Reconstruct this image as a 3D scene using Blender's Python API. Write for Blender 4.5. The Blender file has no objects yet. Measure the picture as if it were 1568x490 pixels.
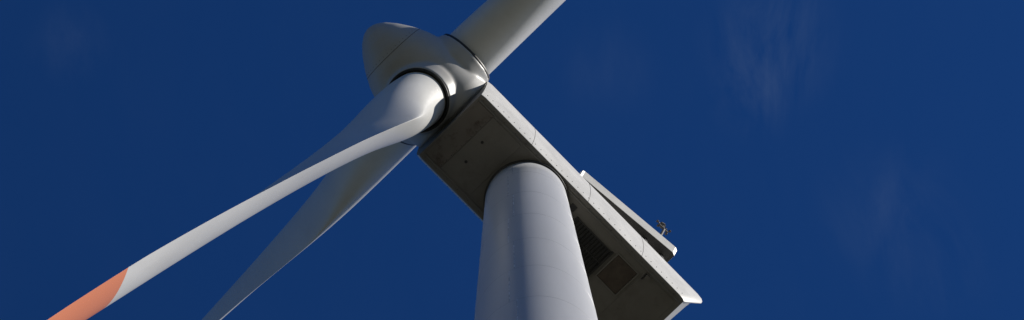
import bpy, bmesh, math, random
import numpy as np
from mathutils import Vector, Matrix
random.seed(4)
sc=bpy.context.scene
sc.view_settings.view_transform='Standard'; sc.view_settings.look='None'; sc.view_settings.exposure=0
col=sc.collection
# ---------------- dimensions (metres)
EYE=1.6; HT=81.6            # tower top height
R0,TAP=1.318,0.01335
PSI=math.radians(230.21)
F=np.array([math.cos(PSI),math.sin(PSI),0.]); U=np.array([F[1],-F[0],0.]); Z=np.array([0,0,1.])
TOP=np.array([0,0,HT])
HUB_A,HUB_Z,TILT,CONE,AZ=4.477,2.541,math.radians(7.289),math.radians(0.99),10.35
def NP(b,r,z):   # nacelle frame: b = backwards, r = starboard, z up from tower top
    return TOP-F*b-U*r+Z*z
# ---------------- node helpers
def newmat(name):
    m=bpy.data.materials.new(name); m.use_nodes=True
    nt=m.node_tree; return m,nt,nt.nodes['Principled BSDF']
def paint(name,c1,c2,rough=0.4,scale=1.2,stretch=(1,1,1),bump=0.02,dirt=None,dirt_amt=0.3,spec=0.5):
    m,nt,b=newmat(name); n=nt.nodes; l=nt.links
    tc=n.new('ShaderNodeTexCoord'); mp=n.new('ShaderNodeMapping'); mp.inputs['Scale'].default_value=stretch
    l.new(tc.outputs['Object'],mp.inputs['Vector'])
    no=n.new('ShaderNodeTexNoise'); no.inputs['Scale'].default_value=scale; no.inputs['Detail'].default_value=8; no.inputs['Roughness'].default_value=.62
    l.new(mp.outputs[0],no.inputs['Vector'])
    mx=n.new('ShaderNodeMix'); mx.data_type='RGBA'
    rm=n.new('ShaderNodeMapRange'); rm.inputs[1].default_value=.35; rm.inputs[2].default_value=.65
    l.new(no.outputs['Fac'],rm.inputs[0]); l.new(rm.outputs[0],mx.inputs['Factor'])
    mx.inputs['A'].default_value=(*c1,1); mx.inputs['B'].default_value=(*c2,1)
    out=mx.outputs['Result']
    if dirt:
        n2=n.new('ShaderNodeTexNoise'); n2.inputs['Scale'].default_value=scale*2.7; n2.inputs['Detail'].default_value=10; n2.inputs['Roughness'].default_value=.7
        l.new(mp.outputs[0],n2.inputs['Vector'])
        r2=n.new('ShaderNodeMapRange'); r2.inputs[1].default_value=.52; r2.inputs[2].default_value=.72; r2.inputs[4].default_value=dirt_amt
        l.new(n2.outputs['Fac'],r2.inputs[0])
        m2=n.new('ShaderNodeMix'); m2.data_type='RGBA'; l.new(r2.outputs[0],m2.inputs['Factor'])
        l.new(out,m2.inputs['A']); m2.inputs['B'].default_value=(*dirt,1); out=m2.outputs['Result']
    l.new(out,b.inputs['Base Color'])
    r3=n.new('ShaderNodeMapRange'); r3.inputs[3].default_value=rough-.06; r3.inputs[4].default_value=rough+.1
    l.new(no.outputs['Fac'],r3.inputs[0]); l.new(r3.outputs[0],b.inputs['Roughness'])
    b.inputs['Specular IOR Level'].default_value=spec
    if bump:
        bp=n.new('ShaderNodeBump'); bp.inputs['Strength'].default_value=.25; bp.inputs['Distance'].default_value=bump
        l.new(no.outputs['Fac'],bp.inputs['Height']); l.new(bp.outputs[0],b.inputs['Normal'])
    return m
M_tower=paint('tower_paint',(.48,.485,.49),(.53,.535,.54),.34,.35,(1,1,.12),.004,(.41,.40,.385),.28)
M_nac=paint('nacelle_paint',(.58,.57,.54),(.65,.64,.61),.42,1.0,(1,1,1),.004,(.36,.33,.28),.3)
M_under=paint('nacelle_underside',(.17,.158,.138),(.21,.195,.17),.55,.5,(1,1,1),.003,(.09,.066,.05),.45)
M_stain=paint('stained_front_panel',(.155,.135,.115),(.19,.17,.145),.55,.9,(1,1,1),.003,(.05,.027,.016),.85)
M_spin=paint('spinner_paint',(.46,.45,.43),(.51,.50,.475),.40,.6,(1,1,1),.002,(.36,.33,.29),.25)
M_dark=paint('dark_steel',(.02,.02,.02),(.04,.038,.035),.5,4)
M_seam=paint('seam_sealant',(.08,.075,.07),(.13,.12,.11),.6,4)
M_ring=paint('weld_ring_paint',(.42,.43,.44),(.47,.48,.49),.4,3)
M_weld=paint('weld_bead',(.62,.62,.62),(.7,.7,.7),.25,3)
M_rust=paint('hatch_panel',(.07,.05,.038),(.11,.085,.062),.6,3,dirt=(.045,.03,.025),dirt_amt=.6)
M_conc=paint('concrete',(.3,.29,.27),(.36,.35,.33),.8,2)
M_blade=paint('blade_gelcoat',(.68,.675,.65),(.73,.725,.70),.33,.5,(1,1,.25),.002,(.54,.52,.48),.25)
def orange_bands(m):
    nt=m.node_tree;n=nt.nodes;l=nt.links;b=n['Principled BSDF']
    src=b.inputs['Base Color'].links[0].from_socket
    at=n.new('ShaderNodeAttribute'); at.attribute_name='span'
    cr=n.new('ShaderNodeValToRGB'); cr.color_ramp.interpolation='CONSTANT'
    e=cr.color_ramp.elements; e[0].position=0;e[0].color=(0,0,0,1); e[1].position=28.8/40;e[1].color=(1,1,1,1)
    x=e.new(33.9/40);x.color=(0,0,0,1); x=e.new(36.5/40); x.color=(1,1,1,1)
    l.new(at.outputs['Fac'],cr.inputs[0])
    mx=n.new('ShaderNodeMix');mx.data_type='RGBA';l.new(cr.outputs[0],mx.inputs['Factor']);l.new(src,mx.inputs['A']);mx.inputs['B'].default_value=(.76,.26,.12,1)
    l.new(mx.outputs['Result'],b.inputs['Base Color'])
orange_bands(M_blade)
# ---------------- mesh helpers
root=bpy.data.objects.new('wind_turbine',None); col.objects.link(root)
def mk(name,verts,faces,mat,smooth=False,parent=root,mats=None,idx=None):
    me=bpy.data.meshes.new(name); me.from_pydata([tuple(v) for v in verts],[],faces); me.update()
    for m in (mats or [mat]): me.materials.append(m)
    if smooth:
        for p in me.polygons: p.use_smooth=True
    o=bpy.data.objects.new(name,me); col.objects.link(o)
    if parent: o.parent=parent
    bm=bmesh.new(); bm.from_mesh(me); bmesh.ops.recalc_face_normals(bm,faces=bm.faces); bm.to_mesh(me); bm.free()
    return o
def loft(loops,cap=True,closed=True):
    v=[];f=[];n=len(loops[0])
    for L in loops: v+=[tuple(p) for p in L]
    for i in range(len(loops)-1):
        for j in range(n if closed else n-1):
            k=(j+1)%n; f.append((i*n+j,i*n+k,(i+1)*n+k,(i+1)*n+j))
    if cap: f.append(tuple(range(n))[::-1]); f.append(tuple((len(loops)-1)*n+j for j in range(n)))
    return v,f
def circ(c,ax,ay,r,n=96): return [c+ax*(r*math.cos(2*math.pi*i/n))+ay*(r*math.sin(2*math.pi*i/n)) for i in range(n)]
X=np.array([1.,0,0]);Y=np.array([0,1.,0])
def box_pts(c,a,b,d):
    vs=[c+a*i+b*j+d*k for i in(-1,1) for j in(-1,1) for k in(-1,1)]
    fs=[(0,1,3,2),(4,6,7,5),(0,4,5,1),(2,3,7,6),(0,2,6,4),(1,5,7,3)]
    return vs,fs
class Acc:
    def __init__(s): s.v=[];s.f=[]
    def add(s,v,f):
        o=len(s.v); s.v+=list(v); s.f+=[tuple(i+o for i in q) for q in f]
    def nbox(s,b0,b1,r0,r1,z0,z1):
        s.add(*box_pts(NP((b0+b1)/2,(r0+r1)/2,(z0+z1)/2),-F*(b1-b0)/2,-U*(r1-r0)/2,Z*(z1-z0)/2))
def bevel(o,w,seg=2,ang=35):
    m=o.modifiers.new('bevel','BEVEL'); m.width=w; m.segments=seg; m.limit_method='ANGLE'; m.angle_limit=math.radians(ang)
# ---------------- tower
def TR(z): return R0+TAP*(HT-z)
loops=[circ(np.array([0,0,z]),X,Y,TR(z),160) for z in np.linspace(0,HT+.02,60)]
v,f=loft(loops); tower=mk('tower',v,f,M_tower,True)
A=Acc(); zz=HT-2.2; rings=[]
while zz>2:
    rings.append(zz); zz-=3.9
for z in rings:
    L=[circ(np.array([0,0,z+dz]),X,Y,TR(z)+dr,160) for dz,dr in((-.012,-.002),(-.006,.003),(.006,.003),(.012,-.002))]
    A.add(*loft(L,cap=False))
mk('tower_weld_rings',A.v,A.f,M_ring,True)
A=Acc()
for i in range(-1,len(rings)-1):
    a=math.radians(-90-20+ (5 if i%2 else -1)+random.uniform(-1,1))
    z0=rings[i] if i>=0 else HT-.3
    zs=np.linspace(z0-.02,rings[i+1]+.02,6)
    L=[]
    t=np.array([-math.sin(a),math.cos(a),0]); n=np.array([math.cos(a),math.sin(a),0])
    for z in zs:
        c=np.array([0,0,z]); r=TR(z)
        L.append([c+n*(r-.003)-t*.015,c+n*(r+.012),c+n*(r-.003)+t*.015])
    A.add(*loft(L,cap=False))
mk('tower_vertical_welds',A.v,A.f,M_weld,True)
for nm,z,h,dr in (('yaw_collar',HT-.10,.10,.05),):
    L=[circ(np.array([0,0,z-h]),X,Y,TR(z)+.0,160),circ(np.array([0,0,z-h]),X,Y,TR(z)+dr,160),circ(np.array([0,0,z+.15]),X,Y,TR(z)+dr,160)]
    mk(nm,*loft(L,cap=False),M_dark,True)
L=[circ(np.array([0,0,z]),X,Y,r,96) for z,r in((-.3,3.6),(.25,3.6),(.3,3.55))]
mk('foundation_plinth',*loft(L),M_conc)
A=Acc(); A.add(*box_pts(np.array([TR(1.8)-.02,0,1.65]),X*.06,Y*.45,Z*1.1)); o=mk('tower_door',A.v,A.f,M_nac); bevel(o,.02)
A=Acc()
for i in range(4): A.add(*box_pts(np.array([TR(0)+.25+.28*(3-i)+.15,0,.36+.0+.17*i]),X*.14,Y*.5,Z*.03))
for s in(-.5,.5):
    A.add(*box_pts(np.array([TR(0)+1.2,s,.65]),X*.02,Y*.02,Z*.6))
mk('entry_steps',A.v,A.f,M_dark)
# ---------------- nacelle body
prof=[(1.38,0.0),(1.43,.03),(1.46,.12),(1.53,.45),(1.60,1.1),(1.63,1.9),(1.62,2.7),(1.55,3.15),(1.38,3.45),(1.05,3.62),(.5,3.7)]
full=[(r,z) for r,z in prof]+[(-r,z) for r,z in prof[::-1]]
def rearb(z):
    return 5.92+1.05*min(1,(z/2.4))**.8 if z<2.4 else 6.97-.35*((z-2.4)/1.3)**2
def frontb(z): return -3.50+.10*z/3.6
loops=[]
for t in (0,.02,.1,.25,.4,.55,.7,.85,.93,.97,.99,1.0):
    L=[]
    for r,z in full:
        b=frontb(z)*(1-t)+rearb(z)*t
        s=1.0
        if t>.98: s=.985 if t<1 else .95
        if t==0: s=.985
        L.append(NP(b,r*s,z if z>.01 else 0))
    loops.append(L)
v,f=loft(loops)
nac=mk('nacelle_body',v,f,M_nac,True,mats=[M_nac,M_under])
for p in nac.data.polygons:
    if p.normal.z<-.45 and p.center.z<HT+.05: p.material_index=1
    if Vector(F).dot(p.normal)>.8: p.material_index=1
bevel(nac,.018,2,25)
m=nac.modifiers.new('wn','WEIGHTED_NORMAL')
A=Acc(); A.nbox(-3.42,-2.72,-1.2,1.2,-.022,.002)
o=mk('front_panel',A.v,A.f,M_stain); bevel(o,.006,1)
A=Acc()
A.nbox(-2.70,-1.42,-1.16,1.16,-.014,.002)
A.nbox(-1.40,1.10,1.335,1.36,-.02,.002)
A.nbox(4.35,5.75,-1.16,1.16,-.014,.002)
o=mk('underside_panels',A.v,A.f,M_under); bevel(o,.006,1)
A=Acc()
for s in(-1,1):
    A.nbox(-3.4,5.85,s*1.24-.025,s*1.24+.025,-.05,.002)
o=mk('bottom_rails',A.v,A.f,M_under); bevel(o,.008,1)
A=Acc()
A.nbox(1.55,3.12,-.72,.82,-.05,-.001)
o=mk('vent_opening',A.v,A.f,M_dark)
A=Acc()
for i in range(13):
    b=1.62+i*.12; c=NP(b,.05,-.07)
    A.add(*box_pts(c,(-F*.8+Z*.6)*.03,-U*.74,(F*.6+Z*.8)*.004))
for r in (-.72,-.2,.3,.82): A.nbox(1.55,3.12,r-.02,r+.02,-.105,-.05)
A.nbox(1.5,1.55,-.76,.86,-.1,.001);A.nbox(3.12,3.17,-.76,.86,-.1,.001)
mk('vent_louvres',A.v,A.f,M_dark)
A=Acc(); A.nbox(3.34,4.2,-.05,.92,-.03,.001); o=mk('crane_hatch',A.v,A.f,M_rust); bevel(o,.01,1)
A=Acc()
A.nbox(3.28,3.33,-.1,.98,-.045,.001);A.nbox(4.21,4.26,-.1,.98,-.045,.001);A.nbox(3.33,4.21,-.11,-.06,-.045,.001);A.nbox(3.33,4.21,.93,.98,-.045,.001)
A.nbox(4.45,4.6,1.0,1.14,-.12,-.01)
mk('hatch_frame',A.v,A.f,M_under)
A=Acc(); A.nbox(1.08,1.3,.84,1.05,-.03,.001); A.nbox(4.40,4.448,.9,1.15,-.05,-.016)
for b,r in((-2.37,.34),(-2.28,-.47)):
    L=[circ(NP(b,r,z),X,Y,.05,20) for z in(.0,-.03)]; A.add(*loft(L))
mk('drain_ports',A.v,A.f,M_dark)
A=Acc()
def bolt(c,nrm,r=.022,h=.02):
    nrm=nrm/np.linalg.norm(nrm); t=np.cross(nrm,Z if abs(nrm[2])<.9 else X); t/=np.linalg.norm(t); q=np.cross(nrm,t)
    L=[circ(c-nrm*.01,t,q,r,6),circ(c+nrm*h,t,q,r*.85,6)]; A.add(*loft(L))
for s in(-1,1):
    for i in range(38):
        b=-3.3+i*.245+random.uniform(-.01,.01)
        bolt(NP(b,s*1.49,.28),-U*s*.93-Z*.2,.018,.015)
        if i%2==0: bolt(NP(b,s*1.31,0),-Z,.016)
for i in range(11):
    bolt(NP(-2.76,-1.1+i*.22,-.022),-Z,.014)
mk('bolts',A.v,A.f,M_dark)
A=Acc()
for b in(-1.2,1.4,3.9):
    pts=[(r,z) for r,z in prof]
    for (r1,z1),(r2,z2) in zip(pts[1:-1],pts[2:]):
        for s in(-1,1):
            p1=NP(b,s*(r1+.002),z1);p2=NP(b,s*(r2+.002),z2);d=(p2-p1)/2;nn=np.cross(d,F);nn/=np.linalg.norm(nn)
            A.add(*box_pts((p1+p2)/2,d,-F*.006,nn*.004))
mk('panel_seams',A.v,A.f,M_seam)
# roof cooler hood
def hood():
    L=[]
    for b,R,zt in((1.10,1.68,3.95),(1.2,1.70,4.05),(5.30,2.05,4.5),(5.42,2.0,4.47)):
        pr=[(R-.17,zt-.42),(R,zt-.08),(R-.02,zt),(R-.2,zt+.06),(-R+.2,zt+.06),(-R+.02,zt),(-R,zt-.08),(-R+.17,zt-.42)]
        L.append([NP(b,r,z) for r,z in pr])
    return loft(L)
v,f=hood(); o=mk('roof_cooler_hood',v,f,M_nac,mats=[M_nac,M_dark]); 
for p in o.data.polygons:
    if p.normal.z<-.9: p.material_index=1
bevel(o,.015,2,20)
A=Acc()
A.nbox(1.3,4.9,-1.2,1.2,3.4,4.0)
for b in(4.3,5.1):
    for r in(-1.5,1.5): A.nbox(b-.06,b+.06,r-.06,r+.06,3.1,4.1)
mk('roof_cooler_core',A.v,A.f,M_dark)
# wind sensors
A=Acc()
def rod(p,q,r,n=10):
    d=q-p; d=d/np.linalg.norm(d); t=np.cross(d,X if abs(d[0])<.8 else Y); t/=np.linalg.norm(t); w=np.cross(d,t)
    A.add(*loft([circ(p,t,w,r,n),circ(q,t,w,r,n)]))
base=NP(4.65,1.95,4.4)
rod(base,base-U*.2+Z*.4,.05); tip=base-U*.2+Z*.4; rod(tip,tip+Z*.6,.045)
rod(tip+Z*.2-F*.2,tip+Z*.2+F*.2,.035)
for s in(-1,1):
    c=tip+Z*.2+F*.2*s; rod(c,c+Z*.2,.025)
    for a in range(3):
        an=a*2.094; e=c+Z*.2+X*math.cos(an)*.09+Y*math.sin(an)*.09; rod(c+Z*.2,e,.012,6)
        L=[circ(e+Z*h,X,Y,r,10) for h,r in((-.04,.01),(-.02,.045),(.0,.05),(.03,.045),(.05,.01))]; A.add(*loft(L))
pts=[tip+Z*(.45+.22*math.sin(a))+U*.0+F*.22*math.cos(a) for a in np.linspace(0,2*math.pi,17)]
for p,q in zip(pts[:-1],pts[1:]): rod(p,q,.02,6)
L=[circ(tip+Z*.6+Z*h,X,Y,r,14) for h,r in((0,.06),(.04,.11),(.14,.11),(.18,.04))]; A.add(*loft(L))
mk('wind_sensor_mast',A.v,A.f,M_seam)
# ---------------- rotor
AX=F*math.cos(TILT)+Z*math.sin(TILT); VV=Z*math.cos(TILT)-F*math.sin(TILT)
HUB=TOP+F*HUB_A+Z*HUB_Z
def blade_basis(k):
    a=math.radians(AZ+120*k)
    B=(-VV*math.cos(a)+U*math.sin(a))*math.cos(CONE)+AX*math.sin(CONE)
    T=VV*math.sin(a)+U*math.cos(a)
    N=np.cross(B,T); N/=np.linalg.norm(N)
    if N@AX<0: N=-N
    return B,T,N
sp=[(-1.15,1.40),(-1.1,1.52),(-.7,1.60),(0,1.63),(.5,1.60),(1.0,1.50),(1.5,1.33),(2.0,1.07),(2.4,.80),(2.7,.54),(2.88,.30),(2.95,.10)]
L=[circ(HUB+AX*t,U,VV,r,96) for t,r in sp]
A=Acc(); A.add(*loft(L))
for k in range(3):
    B,T,N=blade_basis(k)
    A.add(*loft([circ(HUB+B*s,T,N,r,72) for s,r in((.3,1.28),(1.2,1.22),(1.5,1.13),(1.66,1.09))]))
spn=mk('spinner',A.v,A.f,M_spin,True)
rm=spn.modifiers.new('rm','REMESH'); rm.mode='VOXEL'; rm.voxel_size=.035; rm.use_smooth_shade=True
smo=spn.modifiers.new('sm','SMOOTH'); smo.factor=.6; smo.iterations=22
L=[circ(HUB+AX*t,U,VV,r,96) for t,r in((-1.16,1.45),(-1.12,1.54),(-1.2,1.54),(-1.2,1.2))]
mk('spinner_rear_ring',*loft(L,cap=False),M_seam,True)
L=[circ(HUB+AX*t,U,VV,r,64) for t,r in((-1.6,1.2),(-.9,1.2))]
mk('hub_shaft_cover',*loft(L),M_dark,True)
tt=np.array([p[0] for p in sp]);rr=np.array([p[1] for p in sp])
A=Acc()
for t in(1.75,):
    r=np.interp(t,tt,rr); A.add(*loft([circ(HUB+AX*(t+d),U,VV,r+e-d*.5,128) for d,e in((-.012,-.01),(-.006,.004),(.006,.004),(.012,-.01))],cap=False))
for i in range(40):
    a=2*math.pi*i/40; r=np.interp(1.84,tt,rr); dr=U*math.cos(a)+VV*math.sin(a); bolt(HUB+AX*1.84+dr*(r-.004),dr*.85+AX*.5,.013,.008)
mk('spinner_seams',A.v,A.f,M_seam,True)
sK=np.array([1.4,2.4,3.5,5,6.5,8,10,13,16,20,24,28,32,35,37,38.4,39])
cK=np.array([1.86,1.86,1.92,2.1,2.38,2.55,2.52,2.32,2.1,1.84,1.60,1.36,1.10,.88,.66,.40,.1])
bK=np.array([0,0,.12,.42,.75,.95,1,1,1,1,1,1,1,1,1,1,1])
tK=np.array([.5,.5,.5,.46,.42,.38,.33,.28,.25,.22,.20,.18,.17,.16,.15,.15,.15])
wK=np.array([33,33,33,32,30,27,23,18,14,8,1,-6,-10,-12,-12,-12,-12])
S=np.concatenate([np.linspace(1.4,12,54),np.linspace(12.4,36,90),np.linspace(36.3,39,14)])
def sm(v):
    fine=np.linspace(1.4,39,800); y=np.interp(fine,sK,v); kr=np.ones(31)/31
    yp=np.pad(y,15,mode='edge'); y=np.convolve(yp,kr,'valid'); return np.interp(S,fine,y)
cS,bS,tS,wS=sm(cK),sm(bK),sm(tK),sm(wK)
NP_=72
for k in range(3):
    B,T,N=blade_basis(k)
    L=[];span=[]
    for s,c,bl,th,tw in zip(S,cS,bS,tS,wS):
        w=math.radians(tw); cd=T*math.cos(w)+N*math.sin(w); nd=N*math.cos(w)-T*math.sin(w)
        loop=[]
        for j in range(NP_):
            ph=2*math.pi*j/NP_; xf=(1-math.cos(ph))/2; sg=1 if math.sin(ph)>=0 else -1
            yt=5*th*(.2969*math.sqrt(xf)-.126*xf-.3516*xf**2+.2843*xf**3-.1036*xf**4)
            ya=sg*yt*(1.0 if sg<0 else .8)-.03*4*xf*(1-xf)*bl
            yc=.5*math.sin(ph)
            y=(ya*bl+yc*(1-bl))*c; x=((.5+(.30-.5)*bl)-xf)*c
            loop.append(HUB+B*s+cd*x+nd*y-N*.13*(s/28)**2); span.append(s/40)
        L.append(loop)
    v,f=loft(L); o=mk('blade_%d'%(k+1),v,f,M_blade,True)
    at=o.data.attributes.new('span','FLOAT','POINT'); at.data.foreach_set('value',span)
    L=[circ(HUB+B*s,T,N,r,96) for s,r in((1.60,.90),(1.60,1.06),(1.72,1.06),(1.72,.985),(1.66,.985),(1.66,.9))]
    mk('root_ring_%d'%(k+1),*loft(L,cap=False),M_dark,True)
# ---------------- ground
me=bpy.data.meshes.new('ground'); s=6000
me.from_pydata([(-s,-s,0),(s,-s,0),(s,s,0),(-s,s,0)],[],[(0,1,2,3)]); g=bpy.data.objects.new('ground',me); col.objects.link(g)
me.materials.append(paint('grass_field',(.042,.044,.026),(.065,.062,.038),.9,.15,bump=0,dirt=(.085,.07,.05),dirt_amt=.5))
L=[circ(np.array([0,0,.004]),X,Y,9,96)]
o=mk('gravel_pad',L[0],[tuple(range(96))],paint('gravel',(.22,.20,.18),(.30,.28,.25),.9,6),parent=None)
# ---------------- camera (88.7 mm, standing at the tower foot, looking up)
f=3864.; C=(784.,245.)
up=np.array([752-C[0],C[1]+377.9,-f]); up/=np.linalg.norm(up)
t=np.array([805.5-C[0],C[1]-308.8,-f]); t/=np.linalg.norm(t)
y=t-up*(t@up); y/=np.linalg.norm(y); x=np.cross(y,up)
R=np.array([x,y,up]); d=(HT-EYE)*(t@y)/(t@up)
cd=bpy.data.cameras.new('camera'); cam=bpy.data.objects.new('camera',cd); col.objects.link(cam)
M=Matrix([[*R[0],0],[*R[1],-d],[*R[2],EYE],[0,0,0,1]]); cam.matrix_world=M
cd.sensor_width=36; cd.lens=36*f/1568; cd.clip_start=.1; cd.clip_end=20000
sc.camera=cam
# ---------------- sun + sky
SAZ=np.array([1,-.12,0]); SAZ/=np.linalg.norm(SAZ); EL=math.radians(34)
sd=SAZ*math.cos(EL)+Z*math.sin(EL)
sun=bpy.data.lights.new('sun','SUN'); sun.energy=5.0; sun.angle=math.radians(.5); sun.color=(1,.95,.87)
so=bpy.data.objects.new('sun',sun); col.objects.link(so); so.rotation_mode='QUATERNION'; so.rotation_quaternion=Vector(sd).to_track_quat('Z','Y'); so.location=(60,-30,120)
w=bpy.data.worlds.new('World'); sc.world=w; w.use_nodes=True; nt=w.node_tree; n=nt.nodes; l=nt.links
bg=n['Background']; sky=n.new('ShaderNodeTexSky'); sky.sky_type='NISHITA'; sky.sun_disc=False
sky.sun_elevation=EL; sky.sun_rotation=math.atan2(sd[0],sd[1]); sky.air_density=1.6; sky.dust_density=0; sky.ozone_density=5.0; sky.altitude=1500
tint=n.new('ShaderNodeMix'); tint.data_type='RGBA'; tint.blend_type='MULTIPLY'; tint.inputs['Factor'].default_value=1
l.new(sky.outputs[0],tint.inputs['A']); tint.inputs['B'].default_value=(.19,.55,1.10,1)
tc=n.new('ShaderNodeTexCoord')
mp=n.new('ShaderNodeMapping'); mp.inputs['Scale'].default_value=(26,10,4); mp.inputs['Rotation'].default_value=(0,0,-.25)
l.new(tc.outputs['Generated'],mp.inputs['Vector'])
no=n.new('ShaderNodeTexNoise'); no.inputs['Scale'].default_value=1.6; no.inputs['Detail'].default_value=11; no.inputs['Roughness'].default_value=.62; no.inputs['Distortion'].default_value=.5
l.new(mp.outputs[0],no.inputs['Vector'])
r=n.new('ShaderNodeMapRange'); r.inputs[1].default_value=.40; r.inputs[2].default_value=.8; l.new(no.outputs['Fac'],r.inputs[0])
tot=None
def M2(op,a,b_):
    q=n.new('ShaderNodeMath'); q.operation=op
    for i,s_ in enumerate((a,b_)):
        if isinstance(s_,(int,float)): q.inputs[i].default_value=s_
        else: l.new(s_,q.inputs[i])
    return q.outputs[0]
for px,py,rad,amt in((1185,60,.034,1.0),(1160,140,.024,.7),(1370,330,.038,.4),(105,65,.02,.4),(1440,420,.025,.25),(930,100,.025,.25)):
    dc=np.array([px-784,245-py,-3864.]); dc/=np.linalg.norm(dc); dw=R@dc
    vd=n.new('ShaderNodeVectorMath'); vd.operation='DISTANCE'; l.new(tc.outputs['Generated'],vd.inputs[0]); vd.inputs[1].default_value=tuple(dw)
    mr=n.new('ShaderNodeMapRange'); mr.interpolation_type='SMOOTHSTEP'; mr.inputs[1].default_value=0; mr.inputs[2].default_value=rad; mr.inputs[3].default_value=amt; mr.inputs[4].default_value=0
    l.new(vd.outputs['Value'],mr.inputs[0])
    tot=mr.outputs[0] if tot is None else M2('ADD',tot,mr.outputs[0])
tot=M2('ADD',tot,.03)
fac=M2('MULTIPLY',M2('MULTIPLY',r.outputs[0],tot),.18)
mx=n.new('ShaderNodeMix'); mx.data_type='RGBA'; l.new(fac,mx.inputs['Factor']); l.new(tint.outputs['Result'],mx.inputs['A']); mx.inputs['B'].default_value=(3.6,5.0,6.8,1)
l.new(mx.outputs['Result'],bg.inputs['Color']); bg.inputs['Strength'].default_value=.05
